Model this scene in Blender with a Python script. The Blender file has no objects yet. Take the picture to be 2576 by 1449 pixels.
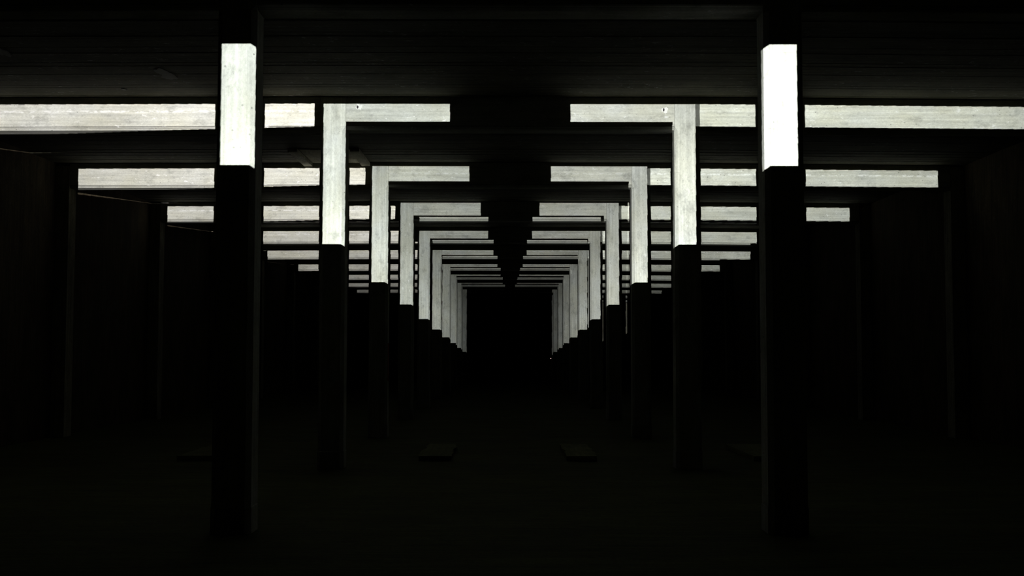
import bpy, bmesh, math, random
from mathutils import Vector, Matrix, noise

random.seed(7)
S = bpy.context.scene
COL = S.collection

# ------------------------------------------------------------------ the grid of the hall (metres)
HC = 1.70                    # camera height
Z0, D = 10.60, 5.85          # first frame of columns, bay length
NF = 12                      # frames 0..11
XI, XO = 2.41, 2.78          # inner and outer face of the column rows
CH = 0.05                    # chamfer on columns and beams
T = 0.37                     # column / beam thickness
ZS = HC + 3.24               # beam soffit
ZC = HC + 3.726              # slab soffit
XW, XP = 9.0, 8.73           # side wall, pilaster face
SL = {-1: 0.0045, 1: 0.0075} # fall of the side aisles towards the walls
YEND, YBACK = 76.5, -5.0

def fy(n): return Z0 + n * D

# ------------------------------------------------------------------ camera
FPX = 2850.0
cam_d = bpy.data.cameras.new('camera')
cam_d.sensor_width = 36.0
cam_d.lens = 36.0 * FPX / 2576.0
cam_d.clip_start = 0.05
cam_d.clip_end = 300
cam = bpy.data.objects.new('camera', cam_d)
COL.objects.link(cam)
pitch = math.atan(158.0 / FPX)
yaw = -math.atan(5.0 / FPX)
roll = math.radians(0.06)
cam.matrix_world = (Matrix.Translation((0, 0, HC)) @ Matrix.Rotation(yaw, 4, 'Z')
                    @ Matrix.Rotation(math.pi / 2 + pitch, 4, 'X') @ Matrix.Rotation(roll, 4, 'Z'))
S.camera = cam

# ------------------------------------------------------------------ world, exposure
w = bpy.data.worlds.new('world')
w.use_nodes = True
w.node_tree.nodes['Background'].inputs[0].default_value = (0, 0, 0, 1)
w.node_tree.nodes['Background'].inputs[1].default_value = 0.0
S.world = w
vs = S.view_settings
vs.view_transform = 'Standard'
vs.look = 'None'
vs.gamma = 1.0
vs.exposure = 0.0
vs.use_curve_mapping = False

S.cycles.max_bounces = 4
S.cycles.diffuse_bounces = 3

# ------------------------------------------------------------------ the four video projectors (lamps)
# Each throws a picture of white bars; the bars are worked out from the hall's own grid.
YP = 1.35                    # projector lens above the camera

class NB:
    """tiny helper to write node maths"""
    def __init__(self, nt): self.nt = nt
    def m(self, op, a, b=None, c=None):
        n = self.nt.nodes.new('ShaderNodeMath'); n.operation = op
        for i, v in enumerate((a, b, c)):
            if v is None: continue
            if isinstance(v, (int, float)): n.inputs[i].default_value = v
            else: self.nt.links.new(v, n.inputs[i])
        return n.outputs[0]
    def add(s, a, b): return s.m('ADD', a, b)
    def sub(s, a, b): return s.m('SUBTRACT', a, b)
    def mul(s, a, b): return s.m('MULTIPLY', a, b)
    def div(s, a, b): return s.m('DIVIDE', a, b)
    def gt(s, a, b): return s.m('GREATER_THAN', a, b)
    def lt(s, a, b): return s.m('LESS_THAN', a, b)
    def mn(s, a, b): return s.m('MINIMUM', a, b)
    def mx(s, a, b): return s.m('MAXIMUM', a, b)
    def prod(s, *a):
        r = a[0]
        for x in a[1:]: r = s.mul(r, x)
        return r

def lamp(name, x, power, color):
    ld = bpy.data.lights.new(name, 'SPOT')
    ld.energy = power
    ld.spot_size = math.radians(75)
    ld.spot_blend = 0.0
    ld.shadow_soft_size = 0.006
    ld.use_nodes = True
    nt = ld.node_tree
    nt.nodes.clear()
    b = NB(nt)
    tc = nt.nodes.new('ShaderNodeTexCoord')
    sp = nt.nodes.new('ShaderNodeSeparateXYZ')
    nt.links.new(tc.outputs['Normal'], sp.inputs[0])
    out = nt.nodes.new('ShaderNodeOutputLight')
    em = nt.nodes.new('ShaderNodeEmission')
    em.inputs[0].default_value = (*color, 1)
    nt.links.new(em.outputs[0], out.inputs[0])
    o = bpy.data.objects.new(name, ld)
    COL.objects.link(o)
    o.location = (x, 0.0, HC + YP)
    o.rotation_euler = (math.pi / 2, 0, 0)      # looks straight down the hall
    ru = b.div(sp.outputs[0], b.mul(sp.outputs[2], -1.0))
    rv = b.div(sp.outputs[1], b.mul(sp.outputs[2], -1.0))
    return b, ru, rv, em

PIX = 0.00042                # one projector pixel
def pixels(b, u, v, au, av):
    """the picture is made of pixels, slightly keystoned against the hall"""
    uu = b.add(u, b.mul(v, au)); vv = b.sub(v, b.mul(u, av))
    uu = b.mul(b.add(b.m('FLOOR', b.div(uu, PIX)), 0.5), PIX)
    vv = b.mul(b.add(b.m('FLOOR', b.div(vv, PIX)), 0.5), PIX)
    u2 = b.sub(uu, b.mul(vv, au)); v2 = b.add(vv, b.mul(u2, av))
    return u2, v2

def band_level(b, z, V, a, c, g):
    """brightness of the bars by frame, and brighter towards the bottom of each bar"""
    t = b.mul(b.sub(z, 16.45), 1.0 / 46.8)
    i = b.add(b.add(0.92, b.mul(b.lt(b.m('ABSOLUTE', b.sub(z, 19.4)), 4.0), 0.12)), b.mul(t, b.sub(a, b.mul(t, c))))
    return b.mul(i, b.add(1.0, b.mul(b.mn(b.sub(2.1, b.mul(V, z)), 2.3), g)))

def nave_projector(name, side, xp, power, color, xi, xo, near):
    b, u, v, em = lamp(name, xp, power, color)
    u = b.mul(u, float(side))
    u, V = pixels(b, u, v, 0.03 * 1, 0.0)
    U = b.mx(u, 1e-4)
    sx = side * xp
    LA, LB, GAP = 1.98, 0.0013, 0.0011
    def vup(n, z):
        h = b.add(b.div(2.16, z), 0.0066)
        h = b.add(h, b.mul(b.gt(n, 3.5), 9.0))
        k = b.add(b.div(LA, b.sub(z, D)), LB - GAP)
        k = b.add(k, b.mul(b.lt(n, 3.5), 9.0))
        r = b.mn(h, k)
        return b.mn(r, b.add(0.1465, b.mul(b.gt(n, 0.5), 9.0)))
    # columns
    t = b.div(b.sub(b.div(xo - sx, U), Z0), D)
    n = b.mn(b.mx(b.m('FLOOR', t), 0.0), 9.0)
    z = b.add(Z0, b.mul(n, D))
    inner = b.add(xi - sx, b.mul(b.lt(n, 1.5), 0.03 if side > 0 else 0.0))
    sl = b.div(b.mul(b.mx(b.sub(XI + CH - sx, b.mul(U, z)), 0.0), 0.55), z)
    Vs = b.add(V, sl)
    colm = b.prod(b.gt(t, 0.0), b.gt(U, b.div(inner, z)),
                  b.gt(Vs, b.sub(b.div(2.11 - YP, z), 0.0342)),
                  b.lt(b.add(V, b.mul(sl, b.lt(n, 0.5))), vup(n, z)), band_level(b, z, V, 2.75, 2.95, 0.26),
                  b.add(near, b.mul(b.gt(n, 0.5), 1.0 - near)))
    # beams
    q = b.mx(b.sub(V, LB), 1e-4)
    t2 = b.div(b.sub(b.div(LA, q), Z0), D)
    n2 = b.m('CEIL', t2)
    ok = b.mul(b.gt(n2, 0.5), b.lt(n2, 9.5))
    z2 = b.add(Z0, b.mul(n2, D))
    gap = b.sub(1.096 - sx, b.mul(z2, 0.0128))
    beam = b.prod(ok, b.lt(V, vup(n2, z2)), b.gt(U, b.div(gap, z2)),
                  b.lt(U, b.div(xo - sx, z2)), band_level(b, z2, V, 2.75, 2.95, 0.26))
    b.nt.links.new(b.mx(colm, beam), em.inputs[1])

def aisle_projector(name, side, xp, power, color, x_in, x_dim, x_out, low, droop):
    b, u, v, em = lamp(name, xp, power, color)
    u = b.mul(u, float(side))
    U, V = pixels(b, u, v, 0.03, 0.03)
    U = b.mx(U, 1e-4)
    s = SL[side]; sx = side * xp; k = XO * s
    V1 = b.add(V, b.mul(U, s))
    V2 = b.mx(b.add(b.add(V1, 0.001), b.mul(b.mx(b.sub(U, 0.15), 0.0), droop)), 1e-4)
    n = b.m('CEIL', b.div(b.sub(b.div(low + k, V2), Z0), D))
    ok = b.mul(b.gt(n, 0.5), b.lt(n, 9.5))
    z = b.add(Z0, b.mul(n, D))
    dim = b.add(0.16, b.mul(b.gt(U, b.div(x_in - sx, z)), 0.84))
    # the bars are left out where a nearer column stands in their way
    tk = b.div(b.sub(b.div(XO + 0.01 - sx, U), Z0), D)
    kk = b.m('FLOOR', tk)
    zk = b.add(Z0 + T, b.mul(kk, D))
    on_col = b.prod(b.gt(tk, 0.0), b.lt(kk, b.sub(n, 0.5)), b.gt(U, b.div(XI - 0.01 - sx, zk)))
    ok = b.mul(ok, b.sub(1.0, on_col))
    msk = b.prod(ok, b.lt(V1, b.div(2.268 + k, z)), b.gt(U, b.div(x_dim - sx, z)),
                 b.lt(U, b.div(x_out - sx, z)), dim, band_level(b, z, V, 4.6, 4.4, 0.0),
                 b.add(1.0, b.mul(b.sub(0.36, U), 1.1)))
    b.nt.links.new(msk, em.inputs[1])

PW = 13800
nave_projector('projector_nave_left', -1, 0.0, PW, (0.965, 1.0, 0.95), 2.41, 2.735, 1.02)
nave_projector('projector_nave_right', 1, 0.10, PW, (0.98, 1.0, 0.955), 2.35, 2.715, 1.5)
aisle_projector('projector_aisle_left', -1, 0.0, PW * 1.36, (1.0, 0.965, 0.925), 2.873, 2.873, 8.56, 1.955, 0.02)
aisle_projector('projector_aisle_right', 1, 0.0, PW * 1.05, (0.97, 1.0, 0.93), 2.78, 2.715, 8.49, 1.955, 0.0)

# ------------------------------------------------------------------ materials
def new_mat(name):
    m = bpy.data.materials.new(name)
    m.use_nodes = True
    nt = m.node_tree
    nt.nodes.clear()
    out = nt.nodes.new('ShaderNodeOutputMaterial')
    bs = nt.nodes.new('ShaderNodeBsdfPrincipled')
    bs.inputs['Roughness'].default_value = 0.9
    bs.inputs['Specular IOR Level'].default_value = 0.15
    nt.links.new(bs.outputs[0], out.inputs[0])
    return m, nt, bs

def concrete(name, base, axis, lines=True, speck=1.0, mottle=0.16, grain=0.15):
    """board-marked concrete; axis = direction of the boards in object space"""
    m, nt, bs = new_mat(name)
    L = nt.links.new
    def node(t, **kw):
        n = nt.nodes.new(t)
        for k, v in kw.items(): setattr(n, k, v)
        return n
    b = NB(nt)
    tc = node('ShaderNodeTexCoord')
    oi = node('ShaderNodeObjectInfo')
    rnd = b.mul(oi.outputs['Random'], 37.0)
    def tex(scale, stretch, detail=4.0, rough=0.6, seed=0.0):
        mp = node('ShaderNodeMapping')
        sc = [scale] * 3
        sc[axis] = scale * stretch
        mp.inputs['Scale'].default_value = sc
        L(tc.outputs['Object'], mp.inputs[0])
        n = node('ShaderNodeTexNoise', noise_dimensions='4D')
        n.inputs['Scale'].default_value = 1.0
        n.inputs['Detail'].default_value = detail
        n.inputs['Roughness'].default_value = rough
        L(mp.outputs[0], n.inputs['Vector'])
        L(b.add(rnd, seed), n.inputs['W'])
        return n.outputs[0]
    def rng(v, a0, a1, b0, b1):
        n = node('ShaderNodeMapRange')
        n.inputs[1].default_value = a0; n.inputs[2].default_value = a1
        n.inputs[3].default_value = b0; n.inputs[4].default_value = b1
        L(v, n.inputs[0])
        return n.outputs[0]
    big = rng(tex(1.9, 0.5, 3.0), 0.3, 0.7, 1 - mottle, 1 + mottle)
    streak = rng(tex(26.0, 0.035, 2.0), 0.3, 0.7, 1 - mottle * 0.9, 1 + mottle * 0.9)
    fine = rng(tex(42.0, 0.7, 3.0, 0.8), 0.28, 0.72, 1 - grain, 1 + grain)
    stain = rng(tex(5.5, 0.6, 5.0, 0.7, 11.0), 0.35, 0.47, 0.74, 1.0)
    vo = node('ShaderNodeTexVoronoi')                      # blow holes
    vo.inputs['Scale'].default_value = 13.0
    va = node('ShaderNodeVectorMath', operation='ADD')
    L(tc.outputs['Object'], va.inputs[0]); L(rnd, va.inputs[1])
    L(va.outputs[0], vo.inputs['Vector'])
    vsep = node('ShaderNodeSeparateXYZ'); L(vo.outputs['Color'], vsep.inputs[0])
    pits = b.sub(1.0, b.prod(rng(vo.outputs['Distance'], 0.10, 0.17, 1.0, 0.0), b.gt(vsep.outputs[0], 0.55),
                             rng(vsep.outputs[1], 0.0, 1.0, 0.1, 0.6)))
    val = b.prod(big, streak, fine, stain, pits)
    seam = None
    if lines:
        br = node('ShaderNodeTexBrick')
        br.offset = 0.37
        sw = node('ShaderNodeCombineXYZ'); se = node('ShaderNodeSeparateXYZ')
        if axis == 0:      # beam: u along, v height
            uvn = node('ShaderNodeUVMap'); uvn.uv_map = 'boards'
            L(uvn.outputs[0], se.inputs[0])
            uu, hh = se.outputs[0], se.outputs[1]
            L(b.add(uu, b.mul(rnd, 0.31)), sw.inputs[0]); L(b.add(hh, 0.005), sw.inputs[1])
            br.inputs['Brick Width'].default_value = 2.3
            br.inputs['Row Height'].default_value = 0.275
            # the edge strip left by the chamfer lath, and the lime-crusted board joint
            lath = rng(b.m('ABSOLUTE', b.sub(hh, CH - 0.004)), 0.004, 0.009, 0.5, 1.0)
            lath2 = rng(b.m('ABSOLUTE', b.sub(hh, CH - 0.024)), 0.003, 0.006, 0.72, 1.0)
            val = b.prod(val, lath, lath2)
            seam = rng(b.m('ABSOLUTE', b.sub(hh, 0.268)), 0.006, 0.028, 1.0, 0.0)
        else:              # column: z along, x across
            L(tc.outputs['Object'], se.inputs[0])
            L(b.add(se.outputs[2], b.mul(rnd, 0.31)), sw.inputs[0]); L(b.add(se.outputs[0], 0.105), sw.inputs[1])
            br.inputs['Brick Width'].default_value = 1.15
            br.inputs['Row Height'].default_value = 0.21
        br.inputs['Scale'].default_value = 1.0
        br.inputs['Mortar Size'].default_value = 0.003
        br.inputs['Mortar Smooth'].default_value = 0.4
        L(sw.outputs[0], br.inputs['Vector'])
        br.inputs['Color1'].default_value = (0.93, 0.93, 0.93, 1)
        br.inputs['Color2'].default_value = (1.06, 1.06, 1.06, 1)
        br.inputs['Mortar'].default_value = (0.88, 0.88, 0.88, 1)
        rg = node('ShaderNodeRGBToBW'); L(br.outputs['Color'], rg.inputs[0])
        val = b.mul(val, rg.outputs[0])
    # lime bloom: pale flecks strung along the boards
    fn = tex(15.0, 0.5, 4.0, 0.75, 23.0)
    fl = rng(fn, 0.60, 0.66, 0.0, 1.0)
    fl = b.mul(fl, rng(tex(1.7, 0.5, 2.0, 0.5, 31.0), 0.40, 0.58, 0.15, 1.0))
    if seam is not None:
        fl = b.mx(fl, b.prod(seam, rng(fn, 0.46, 0.56, 0.0, 1.0), rng(oi.outputs['Random'], 0.35, 0.8, 0.05, 1.0)))
    mixc = node('ShaderNodeMix', data_type='RGBA')
    hs = node('ShaderNodeMix', data_type='RGBA')
    hs.inputs['A'].default_value = (*[c * 0.95 for c in base[:2]], base[2] * 0.86, 1)
    hs.inputs['B'].default_value = (base[0] * 0.99, base[1] * 1.01, base[2] * 1.0, 1)
    L(rng(tex(2.6, 0.5, 3.0, 0.6, 47.0), 0.35, 0.65, 0.0, 1.0), hs.inputs['Factor'])
    sc = node('ShaderNodeVectorMath', operation='SCALE')
    L(hs.outputs['Result'], sc.inputs[0]); L(val, sc.inputs['Scale'])
    L(sc.outputs[0], mixc.inputs['A'])
    mixc.inputs['B'].default_value = (0.86, 0.87, 0.87, 1)
    L(b.mul(fl, 0.75 * speck), mixc.inputs['Factor'])
    L(mixc.outputs['Result'], bs.inputs['Base Color'])
    return m

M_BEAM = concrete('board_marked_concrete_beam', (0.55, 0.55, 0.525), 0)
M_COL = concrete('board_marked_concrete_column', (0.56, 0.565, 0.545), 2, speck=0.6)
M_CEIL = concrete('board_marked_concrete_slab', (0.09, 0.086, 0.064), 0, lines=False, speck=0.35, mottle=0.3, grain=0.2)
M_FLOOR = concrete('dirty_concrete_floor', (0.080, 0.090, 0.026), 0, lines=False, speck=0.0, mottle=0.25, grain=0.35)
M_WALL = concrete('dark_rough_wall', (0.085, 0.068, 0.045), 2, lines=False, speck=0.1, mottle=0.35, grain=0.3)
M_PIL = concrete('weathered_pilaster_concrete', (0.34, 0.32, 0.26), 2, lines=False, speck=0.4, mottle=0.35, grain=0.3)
M_SLAB = concrete('floor_slab_concrete', (0.17, 0.18, 0.08), 1, lines=False, speck=0.1, mottle=0.2)
def plain(name, c, rough=0.8, emit=None):
    m, nt, bs = new_mat(name)
    n = nt.nodes.new('ShaderNodeTexNoise'); n.inputs['Scale'].default_value = 25
    r = nt.nodes.new('ShaderNodeMix'); r.data_type = 'RGBA'
    r.inputs['A'].default_value = (*[x * 0.8 for x in c], 1); r.inputs['B'].default_value = (*[min(1, x * 1.2) for x in c], 1)
    nt.links.new(n.outputs[0], r.inputs['Factor']); nt.links.new(r.outputs['Result'], bs.inputs['Base Color'])
    bs.inputs['Roughness'].default_value = rough
    if emit:
        bs.inputs['Emission Color'].default_value = (*emit[0], 1)
        bs.inputs['Emission Strength'].default_value = emit[1]
    return m
M_PLASTER = plain('pale_plaster', (0.78, 0.78, 0.76))
M_PATCH = plain('dull_plaster', (0.17, 0.165, 0.155))
M_HOLE = plain('dark_hole', (0.05, 0.045, 0.05))
M_RED = plain('red_light_spill', (0.35, 0.06, 0.04))  # red spill of projector light, put into a surface colour
M_BLACK = plain('black_plastic', (0.02, 0.02, 0.02), 0.5)
M_LED = plain('pink_indicator_lens', (0.9, 0.4, 0.4), 0.4, ((1.0, 0.62, 0.58), 2.2))

# ------------------------------------------------------------------ mesh helpers
def link(name, bm, mat, parent=None, loc=(0, 0, 0)):
    bmesh.ops.recalc_face_normals(bm, faces=bm.faces)
    me = bpy.data.meshes.new(name)
    bm.to_mesh(me); bm.free()
    me.materials.append(mat)
    o = bpy.data.objects.new(name, me)
    COL.objects.link(o)
    o.location = loc
    if parent is not None: o.parent = parent
    return o

def tag(o, label=None, cat=None, group=None, kind=None):
    for k, v in (('label', label), ('category', cat), ('group', group), ('kind', kind)):
        if v: o[k] = v
    if label and not kind: o['kind'] = 'thing'
    return o

def prism(bm, rings):
    """closed solid through a list of rings of equal length"""
    vr = [[bm.verts.new(p) for p in r] for r in rings]
    for a, c in zip(vr, vr[1:]):
        for i in range(len(a)):
            j = (i + 1) % len(a)
            bm.faces.new((a[i], a[j], c[j], c[i]))
    bm.faces.new(vr[0]); bm.faces.new(vr[-1])

def box(bm, x0, x1, y0, y1, z0, z1):
    prism(bm, [[(x0, y0, z), (x1, y0, z), (x1, y1, z), (x0, y1, z)] for z in (z0, z1)])

ORD = ['nearest', 'second', 'third', 'fourth', 'fifth', 'sixth', 'seventh', 'eighth', 'ninth', 'tenth', 'eleventh', 'twelfth']

# ------------------------------------------------------------------ the setting
bm = bmesh.new()
# floor, gently uneven
nx, ny = 60, 240
g = [[bm.verts.new((-XW - 0.2 + (2 * XW + 0.4) * i / nx, YBACK - 0.2 + (YEND - YBACK + 0.4) * (j / ny), 0)) for i in range(nx + 1)] for j in range(ny + 1)]
for j in range(ny):
    for i in range(nx):
        bm.faces.new((g[j][i], g[j][i + 1], g[j + 1][i + 1], g[j + 1][i]))
for v in bm.verts:
    v.co.z = -0.006 + 0.005 * noise.noise(v.co * 0.9)
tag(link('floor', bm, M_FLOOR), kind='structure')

def zc(x):
    s = SL[-1] if x < 0 else SL[1]
    return ZC - s * max(0.0, abs(x) - XO)

bm = bmesh.new()                                            # slab soffit: boards 16 cm wide, each a few mm off its neighbour
xs = [-XW - 0.2, -XO, XO, XW + 0.2]
y = YBACK - 0.2
prev = None
while y < YEND + 0.2:
    wdt = random.uniform(0.13, 0.19)
    dz = random.uniform(-0.004, 0.004)
    gap = 0.004
    for (ya, yb, off) in ((y, y + wdt - gap, dz), (y + wdt - gap, y + wdt, 0.014)):
        a = [bm.verts.new((x, ya, zc(x) + off)) for x in xs]
        c = [bm.verts.new((x, yb, zc(x) + off)) for x in xs]
        if prev:
            for i in range(3): bm.faces.new((prev[i], prev[i + 1], a[i + 1], a[i]))
        for i in range(3): bm.faces.new((a[i], a[i + 1], c[i + 1], c[i]))
        prev = c
    y += wdt
# solid slab above
top = ZC + 0.10
box(bm, -XW - 0.2, XW + 0.2, YBACK - 0.2, YEND + 0.2, ZC + 0.03, top)
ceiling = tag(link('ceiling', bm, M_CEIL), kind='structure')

def wall(name, x0, x1, y0, y1, mat=M_WALL):
    bm = bmesh.new(); box(bm, x0, x1, y0, y1, -0.05, ZC + 0.1)
    return tag(link(name, bm, mat), kind='structure')
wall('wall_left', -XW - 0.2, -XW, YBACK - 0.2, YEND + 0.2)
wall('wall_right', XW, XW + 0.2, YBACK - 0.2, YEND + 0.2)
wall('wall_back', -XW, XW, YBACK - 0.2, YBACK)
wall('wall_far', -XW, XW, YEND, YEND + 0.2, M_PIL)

# ------------------------------------------------------------------ columns
def column_mesh():
    bm = bmesh.new()
    h = T / 2
    wx = (XO - XI) / 2
    def ring(z, c):
        if c <= 0: c = 0.0005
        return [(-wx + c, -h, z), (wx - c, -h, z), (wx, -h + c, z), (wx, h - c, z),
                (wx - c, h, z), (-wx + c, h, z), (-wx, h - c, z), (-wx, -h + c, z)]
    zs = ZS - 0.02
    zz = [0.0] + [0.4 * i for i in range(1, 12)] + [zs]
    rings = [ring(z, CH) for z in zz] + [ring(zs + 0.06, 0.004), ring(ZC - 0.006, 0.004)]
    prism(bm, rings)
    return bm
def base_mesh():
    bm = bmesh.new()
    h = T / 2 + 0.006; wx = (XO - XI) / 2 + 0.006; c = CH
    def ring(z, o):
        a, b_ = wx - o, h - o
        return [(-a + c, -b_, z), (a - c, -b_, z), (a, -b_ + c, z), (a, b_ - c, z),
                (a - c, b_, z), (-a + c, b_, z), (-a, b_ - c, z), (-a, -b_ + c, z)]
    prism(bm, [ring(0.0, 0), ring(0.24, 0), ring(0.25, 0.0058)])
    return bm

SIDE = {-1: 'left', 1: 'right'}
def column_label(n, s):
    row = SIDE[s]
    if n == 0:
        return 'nearest %s concrete column, dazzling white block of light on its upper front' % row
    if n <= 9:
        return '%s concrete column of the %s row, upright of the %s lit bracket' % (ORD[n], row, ORD[n - 1])
    return '%s concrete column of the %s row, unlit at the dark far end' % (ORD[n], row)

proto = proto_base = None
columns = {}
for n in range(NF):
    for s in (-1, 1):
        if proto is None:
            o = link('concrete_column', column_mesh(), M_COL)
            bse = link('column_base', base_mesh(), M_COL, o)
            proto, proto_base = o, bse
        else:
            o = proto.copy(); COL.objects.link(o)
            bse = proto_base.copy(); COL.objects.link(bse); bse.parent = o
        o.location = (s * (XI + XO) / 2, fy(n) + T / 2, 0)
        tag(o, column_label(n, s), 'column', '%s row of concrete columns' % SIDE[s])
        columns[n, s] = o

# ------------------------------------------------------------------ beams
def beam_mesh(length, drop):
    """local x 0..length outward, y 0..T, z 0 = soffit; drop = fall over the length"""
    bm = bmesh.new()
    hgt = ZC - ZS - 0.006
    c = CH
    rings = []
    for i in range(9):
        x = length * i / 8; d = -drop * i / 8
        rings.append([(x, 0.004, hgt + d), (x, 0.004, c + d), (x, 0.018, c - 0.012 + d), (x, c, 0.006 + d), (x, c + 0.012, d),
                      (x, T - c, d), (x, T - 0.004, c + d), (x, T - 0.004, hgt + d)])
    prism(bm, rings)
    uv = bm.loops.layers.uv.new('boards')       # along the beam, height above the soffit
    for f in bm.faces:
        for l in f.loops:
            co = l.vert.co
            l[uv].uv = (co.x, co.z + drop * co.x / length)
    return bm
nave = lambda n: ('nave beam of the %s frame, grey bar either side of a black middle gap' % ORD[n] if 1 <= n <= 9
                  else 'unlit nave beam overhead at the nearest pair of columns' if n == 0
                  else 'unlit nave beam of the %s frame in the dark far end' % ORD[n])
def aisle_label(n, s):
    sd = SIDE[s]
    if n == 0: return 'unlit %s aisle beam overhead beside the nearest column' % sd
    if n > 9: return 'unlit %s aisle beam of the %s frame at the dark far end' % (sd, ORD[n])
    return '%s aisle beam of the %s frame, %s' % (sd, ORD[n], {
        1: 'broadest pale bar, running out of the picture',
        2: 'pale bar ending at a dark pilaster'}.get(n, 'pale bar seen between the columns'))
pn = link('concrete_beam', beam_mesh(2 * XI - 0.006, 0.0), M_BEAM)
beams = {}
pa = {}
for n in range(NF):
    o = pn if n == 0 else pn.copy()
    if n: COL.objects.link(o)
    o.location = (-XI + 0.003, fy(n), ZS)
    tag(o, nave(n), 'beam', 'nave beams')
    beams[n, 0] = o
    for s in (-1, 1):
        if n == 0:
            ln = XP - XO - 0.006
            bm = beam_mesh(ln, SL[s] * ln)
            if s < 0:
                bmesh.ops.scale(bm, vec=(-1, 1, 1), verts=bm.verts)
            pa[s] = link('concrete_beam', bm, M_BEAM)
            o = pa[s]
        else:
            o = pa[s].copy(); COL.objects.link(o)
        o.location = (s * (XO + 0.003), fy(n), ZS)
        tag(o, aisle_label(n, s), 'beam', '%s aisle beams' % SIDE[s])
        beams[n, s] = o

# ------------------------------------------------------------------ wall pilasters
def pilaster_mesh(s, seed):
    bm = bmesh.new()
    dx = XW - 0.002 - XP
    nz = 40
    rings = []
    for i in range(nz + 1):
        z = (ZC - 0.075) * i / nz
        e = 0.025 * noise.noise(Vector((seed, z * 2.3, 0))) + 0.012 * noise.noise(Vector((seed, z * 9, 5)))
        e = max(0.0, e)
        rings.append([(0, 0, z), (dx - e, 0, z), (dx, e + 0.004, z), (dx, T, z), (0, T, z)])
    prism(bm, rings)
    if s > 0:
        bmesh.ops.scale(bm, vec=(-1, 1, 1), verts=bm.verts)
    return bm
for s in (-1, 1):
    p0 = None
    for n in range(1, NF):
        if p0 is None:
            o = p0 = link('wall_pilaster', pilaster_mesh(s, 3.0 * s), M_PIL)
        else:
            o = p0.copy(); COL.objects.link(o)
        o.location = (s * (XW - 0.002), fy(n), 0)
        tag(o, 'dark crumbling pilaster on the %s wall, at the end of the %s frame' % (SIDE[s], ORD[n]), 'pilaster',
            'pilasters along the %s wall' % SIDE[s])

# ------------------------------------------------------------------ ceiling oddments
def blob(bm, cx, cy, rx, ry, z0, z1, seed, k=36):
    a = []
    for i in range(k):
        t = 2 * math.pi * i / k
        r = 1 + 0.45 * noise.noise(Vector((math.cos(t) * 1.4, math.sin(t) * 1.4, seed))) + 0.3 * noise.noise(Vector((math.cos(t) * 5, math.sin(t) * 5, seed)))
        a.append((cx + rx * r * math.cos(t), cy + ry * r * math.sin(t)))
    prism(bm, [[(x, y, z0) for x, y in a], [(x, y, z1) for x, y in a]])

def at_ceiling(px, py, h=ZC):
    """where a line of sight through a pixel meets the slab"""
    d = cam.matrix_world.to_3x3() @ Vector(((px - 1288) / FPX, -(py - 724.5) / FPX, -1))
    t = (h - HC) / d.z
    return d.x * t, d.y * t

for x in (-4.0, -2.86):                                     # two stub joists framing a filled-in opening
    bm = bmesh.new()
    yb = fy(2) - 0.003
    dx = 0.085
    prism(bm, [[(-dx, 0, z), (dx, 0, z), (dx, 1.65, z), (-dx, 1.65, z)] if z > 0 else
               [(-dx + .006, 0.006, z), (dx - .006, 0.006, z), (dx - .006, 1.65, z), (-dx + .006, 1.65, z)] for z in (0.0, 0.006, 0.062)])
    o = link('ceiling_joist', bm, M_PIL, None, (x, yb - 1.65, ZC - 0.075 - (0.006 if x < -3 else 0)))
    tag(o, 'short concrete stub joist under the slab by the third left column, %s of two' %
        ('outer' if x < -3 else 'inner'), 'joist', 'stub joists under the slab')
bm = bmesh.new()
box(bm, -3.91, -2.95, fy(2) - 1.5, fy(2) - 0.004, ZC - 0.014, ZC + 0.01)
link('filled_opening', bm, M_PIL, ceiling)
for px, py, rx, ry, sd in ((412, 180, 0.085, 0.26, 1), (425, 188, 0.09, 0.24, 7), (312, 221, 0.035, 0.05, 2), (5, 127, 0.08, 0.2, 3)):
    x, y = at_ceiling(px, py)
    bm = bmesh.new(); blob(bm, x, y, rx, ry, zc(x) - 0.012, zc(x) + 0.01, sd)
    link('plaster_patch', bm, M_PATCH, ceiling)

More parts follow.
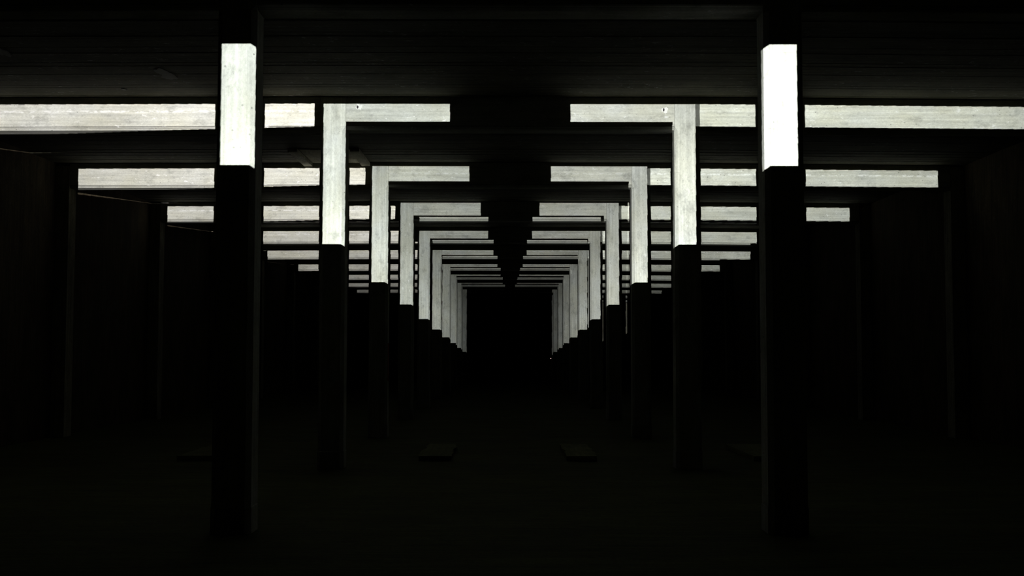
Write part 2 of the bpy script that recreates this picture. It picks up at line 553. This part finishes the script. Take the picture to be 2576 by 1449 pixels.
# anchor holes with a pale chipped rim on the two nearest lit nave beams
for (px, py, n) in ((895, 265, 1), (1673, 271, 1)):
    f = fy(n)
    X = (px - 1283) * f / FPX; Z = HC + (883 - py) * f / FPX
    o = beams[n, 0]
    lx, lz = X - o.location.x, Z - o.location.z
    bm = bmesh.new(); blob(bm, lx + 0.022, 0, 0.045, 0.042, 0, 0.012, px)
    bmesh.ops.rotate(bm, verts=bm.verts, cent=(0, 0, 0), matrix=Matrix.Rotation(math.pi / 2, 3, 'X'))
    bmesh.ops.translate(bm, verts=bm.verts, vec=(0, 0.006, lz))
    rim = link('chipped_rim', bm, M_PLASTER, o)
    bm = bmesh.new(); blob(bm, lx, 0, 0.012, 0.026, 0, 0.014, px + 4)
    bmesh.ops.rotate(bm, verts=bm.verts, cent=(0, 0, 0), matrix=Matrix.Rotation(math.pi / 2, 3, 'X'))
    bmesh.ops.translate(bm, verts=bm.verts, vec=(0, 0.005, lz))
    link('anchor_hole', bm, M_HOLE, rim)

# red light spill, painted on the inner side of the third left column
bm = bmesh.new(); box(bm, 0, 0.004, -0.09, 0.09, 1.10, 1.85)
link('red_spill_strip', bm, M_RED, columns[2, -1], ((XO - XI) / 2, 0.0, 0))

# ------------------------------------------------------------------ things on the floor
def slab_mesh(wd, ln, h, seed):
    bm = bmesh.new()
    pts = []
    N = 14
    for i in range(N + 1): pts.append((wd * i / N, 0))
    for i in range(1, N + 1): pts.append((wd, ln * i / N))
    for i in range(1, N + 1): pts.append((wd * (1 - i / N), ln))
    for i in range(1, N): pts.append((0, ln * (1 - i / N)))
    def jig(p, k):
        q = Vector((p[0] * 5, p[1] * 2.5, seed))
        return (p[0] + k * noise.noise(q), p[1] + 0.6 * k * noise.noise(q + Vector((9, 0, 0))))
    prism(bm, [[(*p, 0.001) for p in pts], [(*jig(p, 0.02), h * 0.7) for p in pts], [(*jig(p, 0.06), h) for p in pts]])
    return bm
for x, wd, lab in ((-1.41, 0.49, 'low concrete slab on the dim nave floor, left of the middle line'),
                   (0.88, 0.47, 'low concrete slab on the dim nave floor, right of the middle line'),
                   (-5.15, 0.62, 'low concrete slab on the left aisle floor, half hidden by the nearest left column'),
                   (3.78, 0.66, 'low concrete slab on the right aisle floor, half hidden by the nearest right column')):
    o = link('floor_slab', slab_mesh(wd, 2.3, 0.075, x), M_SLAB, None, (x, 17.65, 0))
    tag(o, lab, 'concrete slab', 'low slabs in a line across the floor')

# pin-point indicator lamp near the far end
y = fy(10) - 0.0
o = bpy.data.objects.new('indicator_lamp', None); COL.objects.link(o)
o.location = (XI + 0.06 + 0.02, y, 1.24)
tag(o, 'pin-point pink indicator lamp near the foot of the right row at the far end', 'lamp')
bm = bmesh.new(); box(bm, -0.04, 0.04, -0.03, -0.003, -0.06, 0.06); link('housing', bm, M_BLACK, o)
bm = bmesh.new(); bmesh.ops.create_uvsphere(bm, u_segments=12, v_segments=8, radius=0.022)
link('lens', bm, M_LED, o, (0, -0.034, 0.0))
